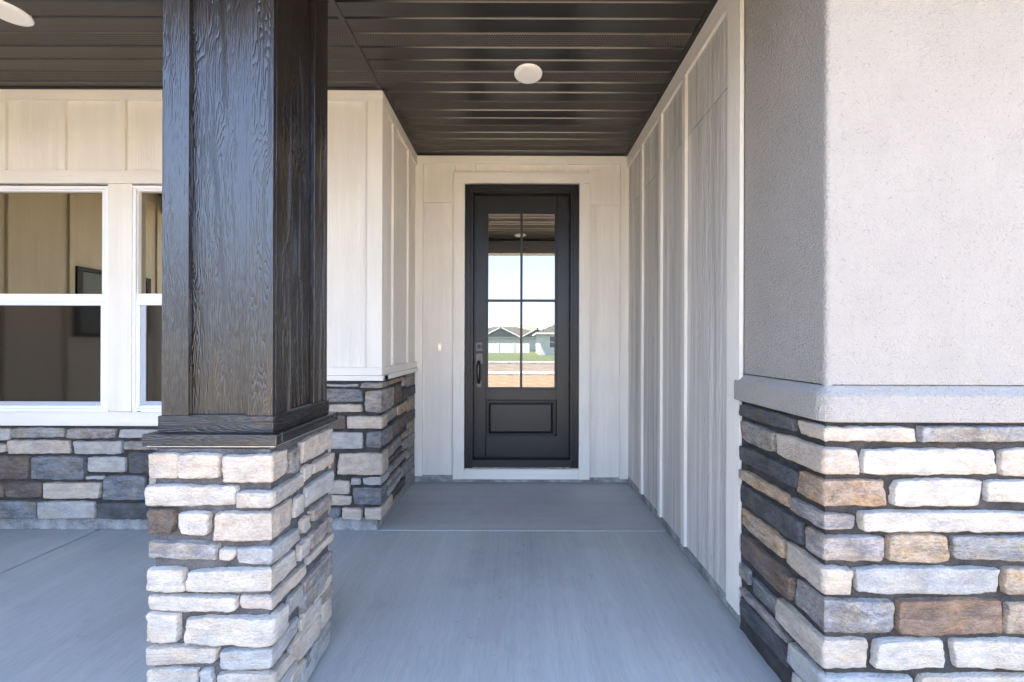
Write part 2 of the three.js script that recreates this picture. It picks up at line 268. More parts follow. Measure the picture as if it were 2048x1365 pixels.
// ------------------------------------------------------------------ entry wall (end of the alcove)
const entry = thing('entry_wall', 'cream board and batten wall around the dark front door', 'wall', [0, 0, -ZB]);
{
  const d = ZB, sid = 0.075, seamL = 406, seamR = 410, z0 = -d - 0.02, c = M.cream, t = M.creamTrim, tt = 0.024;
  part(entry, 'wall_core', merge([box(XL - 0.2, X(905, d) + 0.09, 0, CEIL + 0.1, -d - 0.2, z0), box(X(1180, d) - 0.09, XR + 0.2, 0, CEIL + 0.1, -d - 0.2, z0), box(X(905, d) + 0.09, X(1180, d) - 0.09, Y(362, d), CEIL + 0.1, -d - 0.2, z0)]), M.core);
  const pan = (a, b, y0, y1) => part(entry, 'siding_panel', box(a, b, y0, y1, z0, -d, 'y', 0.001), c);
  const xl = XL - 0.01, xcl = X(907, d), xcr = X(1179, d), xr = XR + 0.01, ys = Y(seamL, d);
  pan(xl, xcl + 0.01, Y(951, d), ys - 0.001); pan(xl, xcl + 0.01, ys + 0.001, CEIL); pan(xcr - 0.01, xr, Y(955, d), Y(seamR, d) - 0.001); pan(xcr - 0.01, xr, Y(seamR, d) + 0.001, CEIL);
  pan(xcl + 0.012, xcr - 0.012, Y(366, d), CEIL);
  part(entry, 'frieze_board', box(XL, XR, Y(330, d), CEIL - 0.01, -d, -d + tt, 'x'), t);
  part(entry, 'corner_board', box(XL, X(846, d), Y(952, d), Y(330, d) - 0.001, -d, -d + tt), t);
  part(entry, 'corner_board', box(X(1239, d), XR, Y(957, d), Y(330, d) - 0.001, -d, -d + tt), t);
  for (const [a, b] of [[941, 950], [1032, 1041], [1125, 1134]]) part(entry, 'batten', box(X(a, d), X(b, d), Y(347, d), Y(330, d) - 0.001, -d, -d + tt), t);
  const cas = 0.03;
  part(entry, 'door_casing', box(xcl, xcr, Y(369, d), Y(347.5, d), -d, -d + cas, 'x'), t);
  part(entry, 'door_casing', box(xcl, X(929.5, d), Y(957.5, d), Y(369, d) - 0.001, -d, -d + cas), t);
  part(entry, 'door_casing', box(X(1157.5, d), xcr, Y(957.5, d), Y(369, d) - 0.001, -d, -d + cas), t);
  part(entry, 'door_apron', box(X(929.5, d) + 0.001, X(1157.5, d) - 0.001, Y(957.5, d), Y(937.5, d), -d, -d + cas - 0.002, 'x'), t);
  part(entry, 'foundation_strip', box(XL - 0.02, XR + 0.02, 0, 0.085, -d - 0.12, -d - 0.012, 'x', 0.004), M.foundation);
}

// ------------------------------------------------------------------ front door
const dr = 3.655;
const door = thing('front_door', 'dark bronze entry door with four glass panes and raised lower panel', 'door', [X(1043, dr), Y(935, 3.58), -dr]);
{
  const S = (a, b, c, e, d, th, al) => boardPx(a, b, c, e, d, th, al, 0.0025);
  // frame around the slab: a moulding, a step and the jamb
  for (const [i, o, d, th] of [[0, 11, 3.552, 0.03], [11, 16.5, 3.566, 0.10]]) {
    part(door, 'frame', S(929.5 + i, 369 + i, 929.5 + o, 937, d, th), M.door); part(door, 'frame', S(1157.5 - o, 369 + i, 1157.5 - i, 937, d, th), M.door);
    part(door, 'frame', S(929.5 + o, 369 + i, 1157.5 - o, 369 + o, d, th, 'x'), M.door);
  }
  part(door, 'frame_bead', merge([S(931.5, 371.5, 935, 937, 3.545, 0.01), S(1152, 371.5, 1155.5, 937, 3.545, 0.01), S(935, 371.5, 1152, 375, 3.545, 0.01)]), M.door);
  part(door, 'threshold', merge([S(944, 921, 1143, 935.5, 3.56, 0.09, 'x'), S(946, 918.6, 1141, 921.5, 3.60, 0.06, 'x')]), M.black);
  const sx0 = 945, sx1 = 1141, sy0 = 388, sy1 = 919, gx0 = 975, gx1 = 1111, gy0 = 426, gy1 = 777, px0 = 971.5, px1 = 1111.5, py0 = 800.5, py1 = 872.5, th = 0.044;
  part(door, 'stile', S(sx0, sy0, gx0 - 3, sy1, dr, th), M.door); part(door, 'stile', S(gx1 + 3, sy0, sx1, sy1, dr, th), M.door);
  part(door, 'rail', S(gx0 - 3, sy0, gx1 + 3, gy0 - 2, dr, th, 'x'), M.door); part(door, 'rail', S(gx0 - 3, gy1 + 2, gx1 + 3, py0, dr, th, 'x'), M.door); part(door, 'rail', S(gx0 - 3, py1, gx1 + 3, sy1, dr, th, 'x'), M.door);
  part(door, 'glazing_bead', merge([S(gx0 - 3, gy0 - 2, gx0 + 1.2, gy1 + 2, dr - 0.004, 0.03), S(gx1 - 1.2, gy0 - 2, gx1 + 3, gy1 + 2, dr - 0.004, 0.03), S(gx0 + 1.2, gy0 - 2, gx1 - 1.2, gy0 + 2.2, dr - 0.004, 0.03, 'x'), S(gx0 + 1.2, gy1 - 1.6, gx1 - 1.2, gy1 + 2, dr - 0.004, 0.03, 'x')]), M.door);
  const mx0 = 1040.3, mx1 = 1045.2, my0 = 599, my1 = 604;
  part(door, 'muntin', S(mx0, gy0 + 2, mx1, gy1 - 2, dr + 0.002, 0.022), M.door);
  part(door, 'muntin', S(gx0 + 1, my0, mx0, my1, dr + 0.003, 0.022, 'x'), M.door); part(door, 'muntin', S(mx1, my0, gx1 - 1, my1, dr + 0.003, 0.022, 'x'), M.door);
  for (const [a, b] of [[gx0, mx0 + 1], [mx1 - 1, gx1]]) for (const [c, e] of [[gy0, my0 + 1], [my1 - 1, gy1]]) part(door, 'glass_pane', boardPx(a, c, b, e, dr + 0.016, 0.008, 'y', 0), M.doorGlass);
  // lower panel: sunk field, moulding and raised centre
  part(door, 'panel_recess', S(px0 + 0.5, py0 + 0.3, px1 - 0.5, py1 - 0.3, dr + 0.014, 0.02), M.door);
  part(door, 'panel_moulding', merge([S(px0 + 2, py0 + 2, px0 + 4, py1 - 2, dr + 0.004, 0.02), S(px1 - 4, py0 + 2, px1 - 2, py1 - 2, dr + 0.004, 0.02), S(px0 + 4, py0 + 2, px1 - 4, py0 + 4, dr + 0.004, 0.02, 'x'), S(px0 + 4, py1 - 4, px1 - 4, py1 - 2, dr + 0.004, 0.02, 'x')]), M.door);
  { // raised centre with bevelled border
    const o = [px0 + 5.5, py0 + 5, px1 - 5.5, py1 - 5], i = [px0 + 10, py0 + 10, px1 - 10, py1 - 9.5], dd = [dr + 0.013, dr + 0.001], pts = [];
    for (const [q, d] of [[o, dd[0]], [i, dd[1]]]) for (const [a, b] of [[q[0], q[1]], [q[2], q[1]], [q[2], q[3]], [q[0], q[3]]]) pts.push([...P(a, b, d), -d]);
    const f = []; for (let k = 0; k < 4; k++) { const n = (k + 1) % 4; f.push(pts[k], pts[n], pts[4 + n], pts[k], pts[4 + n], pts[4 + k]); } f.push(pts[4], pts[5], pts[6], pts[4], pts[6], pts[7]);
    const g = new THREE.BufferGeometry(); g.setAttribute('position', new THREE.Float32BufferAttribute(f.flat(), 3)); g.computeVertexNormals(); part(door, 'raised_panel', mapUV(g), M.door);
  }
  part(door, 'slab_core', boardPx(940, 380, 1146, 925, dr + 0.05, 0.03, 'y', 0), M.door);
  const disc = (px, py, r, d, th) => { const g = new THREE.CylinderGeometry(r * 0.9, r, th, 28); g.rotateX(Math.PI / 2); const [x, y] = P(px, py, d); g.translate(x, y, -d + th / 2); return mapUV(g); };
  const bolt = part(door, 'deadbolt', merge([S(951.5, 685, 964.5, 703, dr, 0.004), disc(958, 694, 0.027, dr, 0.026)].map(g => (g.translate(0, 0, 0.004), g))), M.bronze);
  part(bolt, 'keyway', disc(958, 694, 0.016, dr - 0.030, 0.004), M.black);
  const handle = part(door, 'handle', merge([S(950.5, 707, 965.5, 729, dr - 0.014, 0.014), S(953, 761, 963, 775, dr - 0.012, 0.012)]), M.bronze);
  const [hx, hy0] = P(958, 724, dr), [, hy1] = P(958, 766, dr), z = -dr;
  const curve = new THREE.CatmullRomCurve3([[hx, hy0, z + 0.012], [hx, hy0 - 0.012, z + 0.05], [hx, hy0 - 0.05, z + 0.066], [hx, (hy0 + hy1) / 2 - 0.02, z + 0.066], [hx, hy1 + 0.03, z + 0.05], [hx, hy1, z + 0.012]].map(p => new THREE.Vector3(...p)));
  part(handle, 'grip', mapUV(new THREE.TubeGeometry(curve, 32, 0.0145, 12)), M.bronze);
  const thumb = new THREE.SphereGeometry(0.016, 14, 10); thumb.scale(1, 0.35, 1.3); thumb.translate(hx, hy0 + 0.006, z + 0.045); part(handle, 'thumb_latch', mapUV(thumb), M.bronze);
}

// doorbell
const bell = thing('doorbell', 'small lit doorbell button on the cream wall beside the door', 'doorbell', [X(879, 3.57), Y(702, 3.57), -ZB]);
{
  part(bell, 'plate', boardPx(875.5, 686, 882.5, 703, 3.566, 0.012, 'y', 0.004), M.vinyl);
  part(bell, 'button', boardPx(877.4, 691, 880.6, 699.5, 3.561, 0.006, 'y', 0.003), mat([0.9, 0.75, 0.55], { emissive: new THREE.Color(1, 0.62, 0.3), emissiveIntensity: 0.05 }));
  const l = new THREE.PointLight(new THREE.Color(1, 0.65, 0.35), 0.00012, 1); l.position.set(0, 0.035, 0.025); l.castShadow = true; bell.add(l);
}

// ------------------------------------------------------------------ wall with windows and its return into the alcove
const winWall = thing('window_wall', 'cream board and batten wall with stone base and two white windows', 'wall', [-2.4, 0, -ZL]);
const XS = -0.91, DS = 2.60, leftPath = makePath([[XWING, -DS], [XS, -DS], [-0.942, -ZB + 0.003]], 0.012), LC = leftPath.corners[0];
const yLow = Y(855, DS, 160), yCap = 1.022, xStep = X(556, DS);
{
  const d = ZL, c = M.cream, t = M.creamTrim, z = -d, tt = 0.018;
  part(winWall, 'wall_core', merge([box(XWING, XL - 0.012, 0, CEIL + 0.1, -d - 0.25, -d - 0.085), box(XL - 0.25, XL - 0.012, 0, CEIL + 0.1, -ZB - 0.02, -d - 0.251)]), M.core);
  const yh0 = Y(371, d), yh1 = Y(345, d), ysl = Y(826, d);
  // panels above the windows, between battens
  const bat = [], sp = 0.4064, b0 = X(247, d); for (let x = b0; x > XWING; x -= sp) bat.push(x); for (let x = b0 + sp; x < X(650, d); x += sp) bat.push(x);
  part(winWall, 'frieze_board', box(XWING, XL + tt, Y(205, d), CEIL - 0.01, z, z + tt, 'x'), t);
  part(winWall, 'head_board', box(XWING, X(556, d), yh0, yh1, z, z + tt, 'x'), t);
  const edges = [XWING, ...bat.slice().sort((a, b) => a - b).filter(x => x < X(600, d)), X(600, d)];
  for (let i = 0; i + 1 < edges.length; i++) part(winWall, 'siding_panel', box(edges[i] + 0.0005, edges[i + 1] - 0.0005, yh0, CEIL, z - 0.012, z, 'y', 0), c);
  for (const x of bat) if (x < X(560, d)) part(winWall, 'batten', box(x - 0.022, x + 0.022, yh1 + 0.0005, Y(205, d) - 0.0005, z, z + tt), t);
  // right bay beside the alcove
  const yb = Y(735, d, 700);
  part(winWall, 'siding_panel', box(X(600, d) + 0.0005, XL, yb - 0.05, CEIL, z - 0.085, z, 'y', 0.001), c);
  part(winWall, 'corner_board', box(X(735, d), XL + tt, yb + 0.0005, Y(205, d) - 0.0005, z, z + tt), t);
  part(winWall, 'casing', box(X(556, d), X(600, d), yb + 0.0005, Y(205, d) - 0.0005, z, z + tt), t);
  part(winWall, 'base_board', box(X(556, d), XL + tt, Y(751, d, 700) + 0.0005, yb, z, z + tt, 'x'), t);
  part(winWall, 'cap_board', box(X(556, d), XL + 0.030, yCap + 0.001, Y(751, d, 700), z - 0.08, z + 0.032, 'x', 0.003), t);
  // between and under the windows
  part(winWall, 'mullion_board', box(X(215.5, d), X(263.5, d), ysl + 0.0005, yh0 - 0.0005, z - 0.06, z + 0.004), t);
  part(winWall, 'casing', box(X(540, d), X(556, d) - 0.001, ysl + 0.0005, yh0 - 0.0005, z - 0.06, z + 0.01), t);
  part(winWall, 'siding_panel', box(X(556, d) + 0.001, X(600, d), yb - 0.05, yh0 - 0.001, z - 0.085, z, 'y', 0), c);
  part(winWall, 'casing', box(XWING, X(-61, d), ysl + 0.0005, yh0 - 0.0005, z - 0.06, z + 0.01), t);
  part(winWall, 'sill_board', box(XWING, X(556, d), yLow + 0.001, ysl, z - 0.08, z + 0.025, 'x', 0.003), t);
  // the return into the alcove, facing +x
  const x = XL, ytop = CEIL - 0.10, bats = [2.905, 3.30];
  const pe = [d + 0.001, ...bats, ZB];
  for (let i = 0; i + 1 < pe.length; i++) part(winWall, 'siding_panel', box(x - 0.012, x, 1.02, CEIL, -pe[i + 1] + 0.0005, -pe[i] - 0.0005, 'y', 0), c);
  part(winWall, 'frieze_board', box(x, x + tt, ytop, CEIL - 0.01, -ZB + 0.019, -d - 0.001, 'z'), t);
  part(winWall, 'corner_board', box(x, x + tt, yb + 0.001, ytop - 0.0005, -d - 0.10, -d - 0.0012), t);
  for (const b of bats) part(winWall, 'batten', box(x, x + tt, yb + 0.001, ytop - 0.0005, -b - 0.022, -b + 0.022), t);
  part(winWall, 'base_board', box(x, x + tt, Y(751, d, 700) + 0.0005, yb, -ZB + 0.019, -d - 0.001, 'z'), t);
  part(winWall, 'cap_board', box(x - 0.01, x + 0.030, yCap + 0.001, Y(751, d, 700), -ZB + 0.019, -d - 0.001, 'z', 0.003), t);
  // footing strip under the stones
  part(winWall, 'foundation_strip', box(XWING, -0.955, 0, 0.108, -2.9, -2.655, 'x', 0.006), M.foundation);
  part(winWall, 'foundation_strip', box(-1.1, -0.962, 0, 0.10, -ZB, -2.90, 'z', 0.006), M.foundation);
  // stones
  const dep = 0.018, ven = part(winWall, 'stone_veneer', merge([mortarGeo(leftPath, 0.001, xStep - XWING, 0.108, yLow, dep), mortarGeo(leftPath, xStep - XWING, leftPath.L - 0.001, 0.108, yCap, dep)]), M.mortar);
  const list = [], sx = (px, py) => X(px, DS, py) - XWING;
  const w = (x0, y0, x1, y1, k) => { const a = x0 / 6.203, b = x1 / 6.203, t0 = 840 + y0 / 6.203, t1 = 840 + y1 / 6.203, m = (t0 + t1) / 2; list.push([sx(a, m), Math.min(sx(b, m), xStep - XWING - 0.004), Y(t1, DS, (a + b) / 2), Y(t0, DS, (a + b) / 2), k]); };
  [[-420, 110, 95, 265, 'l'], [118, 108, 790, 225, 'g'], [820, 112, 1420, 238, 'm'], [1460, 118, 2300, 238, 'l'], [-300, 300, 75, 410, 'c'], [88, 255, 850, 430, 'c'], [905, 265, 1500, 435, 'l'], [1520, 270, 2200, 380, 'm'],
    [-420, 450, 345, 748, 'b'], [375, 460, 1045, 745, 's'], [1075, 465, 1540, 660, 'l'], [1590, 400, 2150, 672, 'd'], [1048, 700, 1265, 752, 'l'], [-380, 770, 40, 975, 'r'], [48, 775, 510, 975, 'b'], [535, 780, 1230, 988, 'c'], [1270, 700, 1790, 1000, 's'], [1820, 700, 2300, 1000, 'c'],
    [-420, 1015, 445, 1235, 's'], [455, 1020, 1160, 1235, 'l'], [1195, 1035, 2000, 1235, 'd']].forEach(a => w(...a));
  const edge = sx(-62, 940), vis = sx(372, 940);
  list.push(...courses(0, edge, 0.11, yLow - 0.006, 'clgmsb'), ...courses(vis, xStep - XWING, 0.11, 0.40, 'clgms'));
  // corner stones: origin, scale, front start, top, bottom, px where the stone ends on the return
  const L1 = [640, 740, 8.533], L2 = [640, 900, 8.03];
  const fr = ([ox, oy, k], x0, y0, x1, y1, c2) => { const a = ox + x0 / k, b = ox + x1 / k, t0 = oy + y0 / k, t1 = oy + y1 / k, m = (t0 + t1) / 2; list.push([Math.max(sx(a, m), xStep - XWING + 0.003), sx(b, m), Y(t1, DS, (a + b) / 2), Y(t0, DS, (a + b) / 2), c2]); };
  const side = px => { const q = (px - CX) / F, k = (-0.942 - XS) / (ZB - DS); return (XS - k * DS) / (q - k); }; // depth of the return's face at a pixel column
  const wrap = ([ox, oy, k], x0, y0, y1, xe, c2) => { const a = ox + x0 / k, t0 = oy + y0 / k, t1 = oy + y1 / k; list.push([sx(a, t0), LC + side(ox + xe / k) - DS, Y(t1, DS, 730), Y(t0, DS, 730), c2]); };
  const sd = ([ox, oy, k], x0, x1, y0, y1, c2) => { const a = ox + x0 / k, b = ox + x1 / k, da = side(a), db = Math.min(side(b), ZB - 0.006); list.push([LC + da - DS, LC + db - DS, Y(oy + y1 / k, da, a), Y(oy + y0 / k, da, a), c2]); };
  [[-600, 240, 640, 300, 'l'], [-560, 330, 715, 555, 's'], [135, 595, 710, 722, 'c'], [-500, 595, 80, 722, 'l'], [-300, 780, 430, 1015, 'b'], [-700, 780, -340, 1015, 'c'], [-560, 1075, 720, 1355, 'l']].forEach(a => fr(L1, ...a));
  [[-120, 60, 240, 430, 'b'], [-700, 60, -160, 430, 'c'], [490, 462, 640, 570, 'l'], [-600, 500, 465, 725, 'c'], [-640, 748, 490, 905, 'c'], [-560, 940, 315, 1125, 's'], [345, 945, 670, 1132, 'c']].forEach(a => fr(L2, ...a));
  [[685, 222, 318, 1165, 'm'], [755, 360, 735, 1250, 'm'], [450, 790, 1018, 1135, 'c'], [775, 1065, 1340, 1235, 's']].forEach(a => wrap(L1, ...a));
  [[280, 60, 408, 1085, 'c'], [680, 455, 578, 1125, 'l'], [520, 618, 900, 1085, 's'], [708, 940, 1135, 1170, 'c']].forEach(a => wrap(L2, ...a));
  [[1170, 1430, 205, 270, 't'], [1435, 1618, 140, 290, 'm'], [1262, 1400, 275, 615, 'b'], [1405, 1622, 345, 535, 'd'], [1150, 1325, 715, 915, 'g'], [1350, 1622, 625, 795, 't'], [1240, 1420, 925, 1175, 'b'], [1428, 1635, 800, 990, 'b'], [1415, 1618, 1110, 1190, 't'], [1430, 1618, 1225, 1395, 'g'], [1160, 1415, 1330, 1540, 'm']].forEach(a => sd(L1, ...a));
  [[1090, 1335, 175, 265, 'b'], [1120, 1395, 290, 410, 'm'], [1410, 1512, 45, 140, 'g'], [1325, 1515, 285, 450, 'g'], [1095, 1310, 510, 610, 'm'], [1090, 1315, 660, 755, 'l'], [1178, 1380, 700, 850, 'd'], [1390, 1530, 420, 590, 'g']].forEach(a => sd(L2, ...a));
  addStones(ven, leftPath, list, 0.016, dep);
}

// ------------------------------------------------------------------ windows
function makeWindow(pl, pr, label) {
  const d = ZL, g = thing('window', label, 'window', [X((pl + pr) / 2, d), Y(826, d), -d], 'single hung windows of the cream wall'), v = M.vinyl;
  const B = (a, b, c, e, dep, th, al = 'y', r = 0.002) => boardPx(a, b, c, e, d + dep, th, al, r);
  // outer frame with an inner step
  part(g, 'frame', merge([B(pl, 371.6, pr, 378, -0.006, 0.07, 'x'), B(pl, 818, pr, 825.8, -0.012, 0.08, 'x'), B(pl, 378, pl + 6.5, 818, -0.006, 0.07), B(pr - 6.5, 378, pr, 818, -0.006, 0.07),
    B(pl + 6.5, 378, pr - 6.5, 382.8, 0.008, 0.05, 'x'), B(pl + 6.5, 382.8, pl + 12, 588, 0.008, 0.05), B(pr - 12, 382.8, pr - 6.5, 588, 0.008, 0.05)]), v);
  part(g, 'meeting_rail', merge([B(pl + 6.5, 588, pr - 6.5, 603, 0.002, 0.05, 'x'), B(pl + 7, 603, pr - 7, 606, -0.004, 0.05, 'x')]), v);
  part(g, 'upper_pane', B(pl + 9, 381, pr - 9, 592, 0.032, 0.012, 'y', 0), M.winGlass);
  part(g, 'lower_sash', merge([B(pl + 6.5, 606, pr - 6.5, 611, 0.0, 0.04, 'x'), B(pl + 6.5, 611, pl + 15, 818, 0.002, 0.04), B(pr - 15, 611, pr - 6.5, 818, 0.002, 0.04), B(pl + 15, 812, pr - 15, 818, 0.002, 0.04, 'x')]), v);
  const sc = part(g, 'insect_screen', B(pl + 14, 610, pr - 14, 813, 0.020, 0.006, 'y', 0), M.winScreen);
  part(sc, 'screen_frame', merge([B(pl + 15, 803.5, pr - 15, 812, 0.010, 0.010, 'x'), B(pl + 15, 611, pl + 27, 803.5, 0.012, 0.008)]), M.screenFrame);
  for (const q of [pl + 18, pr - 19]) { const r = new THREE.TorusGeometry(0.010, 0.0018, 6, 20), [x, y] = P(q, 810.5, d); r.translate(x, y, -d + 0.004); part(sc, 'pull_ring', mapUV(r), v); }
  part(g, 'weep_hole', B(pl + 10, 822.6, pl + 17, 824, -0.0125, 0.004, 'x', 0), M.black);
  return g;
}
makeWindow(-60, 215.3, 'white vinyl single hung window standing clear of the dark column');
makeWindow(263.7, 539, 'white vinyl single hung window partly hidden behind the dark column');

// ------------------------------------------------------------------ right alcove wall
const sideWall = thing('side_wall', 'cream board and batten wall running from door to stucco pier', 'wall', [XR, 0, -2.6]);
{
  const c = M.cream, t = M.creamTrim, x = XR, tt = 0.019, y0 = 0.072, ys = 2.52, yf = CEIL - 0.118, b = [2.32, 2.715, 3.125];
  part(sideWall, 'wall_core', box(x + 0.013, x + 0.2, y0 + 0.01, CEIL + 0.1, -ZB - 0.2, -1.5), M.core);
  const e = [1.76, b[0] + 0.022, b[1] + 0.022, b[2] + 0.022, ZB];
  for (let i = 0; i < 4; i++) for (const [p, q] of [[y0, ys - 0.0025], [ys + 0.0025, CEIL]]) part(sideWall, 'siding_panel', box(x, x + 0.012, p, q, -e[i + 1] + 0.0005, -e[i] - 0.0005, 'y', 0.0006), M.creamShaded);
  part(sideWall, 'frieze_board', box(x - tt, x, yf, CEIL - 0.01, -ZB + 0.019, -1.76, 'z'), t);
  for (const q of b) part(sideWall, 'batten', box(x - tt, x, y0 - 0.002, yf - 0.0005, -q - 0.045, -q), t);
  part(sideWall, 'corner_board', box(x - tt, x, y0 - 0.006, yf - 0.0005, -1.85, -1.745), t);
  part(sideWall, 'foundation_strip', box(x + 0.006, x + 0.2, 0, 0.082, -ZB, -1.3, 'z', 0.005), M.foundation);
}

// ------------------------------------------------------------------ stucco pier on its stone base
const pier = thing('stucco_pier', 'pale stucco pier with sill band above a stacked stone base', 'pier', [1.9, 0, -1.5]);
{
  const xs = 1.018, ds = 1.287, xb = 0.985, db = 1.253, xe = 4.2, m = M.stucco;
  // stucco body with a softly rounded corner
  const sh = new THREE.Shape(); const r = 0.018; sh.moveTo(xs, 1.76); sh.lineTo(xs, ds + r); sh.quadraticCurveTo(xs, ds, xs + r, ds); sh.lineTo(xe, ds); sh.lineTo(xe, 1.76); sh.closePath();
  const body = new THREE.ExtrudeGeometry(sh, { depth: 2.3, bevelEnabled: false, curveSegments: 8 }); body.rotateX(-Math.PI / 2); body.translate(0, 1.12, 0); // shape y becomes -z
  part(pier, 'stucco_face', mapUV(body), m);
  // band: swept profile round the corner
  const yT = EYE - 0.137, yM = EYE - 0.170, yB = 1.028, prof = [[0.0, yT + 0.004], [0.0, yT], [0.006, yT - 0.004], [0.030, yM + 0.006], [0.034, yM], [0.034, yB + 0.003], [0.031, yB], [-0.03, yB]], path = makePath([[xs, -1.775], [xs, -ds], [xe, -ds]], 0.012);
  const S = [0, 0.2, 0.4]; for (const k of [-0.012, -0.008, -0.004, 0, 0.004, 0.008, 0.012]) S.push(path.corners[0] + k); S.push(1.2, 2.2, path.L); S.sort((a, b) => a - b);
  const pos = [], ix = []; for (const s of S) { const q = path.at(s); for (const [o, y] of prof) pos.push(q.p[0] + q.n[0] * o, y, q.p[1] + q.n[1] * o); }
  const n = prof.length; for (let i = 0; i + 1 < S.length; i++) for (let j = 0; j + 1 < n; j++) { const a = i * n + j; ix.push(a, a + n, a + n + 1, a, a + n + 1, a + 1); }
  let band = new THREE.BufferGeometry(); band.setAttribute('position', new THREE.Float32BufferAttribute(pos, 3)); band.setIndex(ix); band = band.toNonIndexed(); band.computeVertexNormals();
  const capq = prof.map(([o, y]) => [xs - o, y, -1.775]), f = []; for (let j = 1; j + 1 < n; j++) f.push(capq[0], capq[j], capq[j + 1]);
  const cap = new THREE.BufferGeometry(); cap.setAttribute('position', new THREE.Float32BufferAttribute(f.flat(), 3)); cap.computeVertexNormals();
  part(pier, 'sill_band', merge([mapUV(band), mapUV(cap)]), m);
  part(pier, 'pier_core', box(xs + 0.01, xe, 0, 1.14, -1.76, -ds - 0.02), M.core);
  const dep = 0.018, pp = makePath([[xb, -1.755], [xb, -db], [xe, -db]], 0.010), C = pp.corners[0];
  const ven = part(pier, 'stone_veneer', mortarGeo(pp, 0.001, pp.L - 0.001, 0, yB - 0.001, dep), M.mortar);
  const list = [], fs = (px, py) => C + X(px, db, py) - xb, ss = px => C - (xb * F / (px - CX) - db);
  const p7 = (x0, y0, x1, y1, k) => { const a = 1440 + x0 / 2.334, b = 1440 + x1 / 2.334, t0 = 780 + y0 / 2.334, t1 = 780 + y1 / 2.334, m2 = (t0 + t1) / 2; list.push([fs(a, m2), fs(b, m2), Y(t1, db, 1800), Y(t0, db, 1800), k]); };
  const wr = (x1, y0, y1, sidePx, k) => { const b = 1440 + x1 / 2.334, t0 = 780 + y0 / 2.334, t1 = 780 + y1 / 2.334; list.push([ss(sidePx), fs(b, (t0 + t1) / 2), Y(t1, db, 1660), Y(t0, db, 1660), k]); };
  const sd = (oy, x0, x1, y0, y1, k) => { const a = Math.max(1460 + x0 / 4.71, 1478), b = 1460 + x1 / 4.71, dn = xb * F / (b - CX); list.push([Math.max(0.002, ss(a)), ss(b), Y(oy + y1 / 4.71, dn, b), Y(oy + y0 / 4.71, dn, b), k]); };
  [[912, 172, 246, 1594.8, 'c'], [648, 275, 400, 1551, 'c'], [785, 422, 552, 1596, 'o'], [640, 583, 662, 1580, 'm'], [772, 685, 808, 1608.6, 'm'], [615, 830, 962, 1572.5, 'c'], [815, 985, 1145, 1587, 'g'], [698, 1170, 1310, 1554.5, 'c'], [910, 1340, 1470, 1579, 'l']].forEach(a => wr(...a));
  [[935, 168, 1560, 250, 'g'], [672, 278, 1305, 402, 'w'], [1325, 280, 1600, 408, 'c'], [815, 422, 1238, 548, 'w'], [1255, 422, 1520, 535, 'w'], [665, 570, 1480, 668, 'w'], [790, 682, 1072, 808, 't'], [1100, 685, 1480, 805, 'g'], [640, 838, 1312, 960, 'l'], [1332, 835, 1560, 962, 't'], [832, 985, 1335, 1148, 'r'], [1352, 1000, 1560, 1150, 't'], [725, 1172, 1060, 1310, 'w'], [1100, 1175, 1560, 1310, 'w'], [935, 1340, 1560, 1470, 'c']].forEach(a => p7(...a));
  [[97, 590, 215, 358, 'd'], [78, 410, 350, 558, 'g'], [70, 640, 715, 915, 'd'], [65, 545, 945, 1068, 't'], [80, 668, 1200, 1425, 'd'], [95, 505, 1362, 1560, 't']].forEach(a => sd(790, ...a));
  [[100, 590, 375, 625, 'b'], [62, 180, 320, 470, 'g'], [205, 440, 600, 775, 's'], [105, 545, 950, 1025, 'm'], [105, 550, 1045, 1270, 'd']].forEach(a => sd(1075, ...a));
  const yb = Y(780 + 1480 / 2.334, db, 1700);
  list.push(...courses(ss(1582), fs(1440 + 1560 / 2.334, 1365), 0.004, yb, 'wcglt'), ...courses(fs(2130, 1000), pp.L, 0.004, yB - 0.01, 'wcglt'));
  addStones(ven, pp, list, 0.011, dep);
}

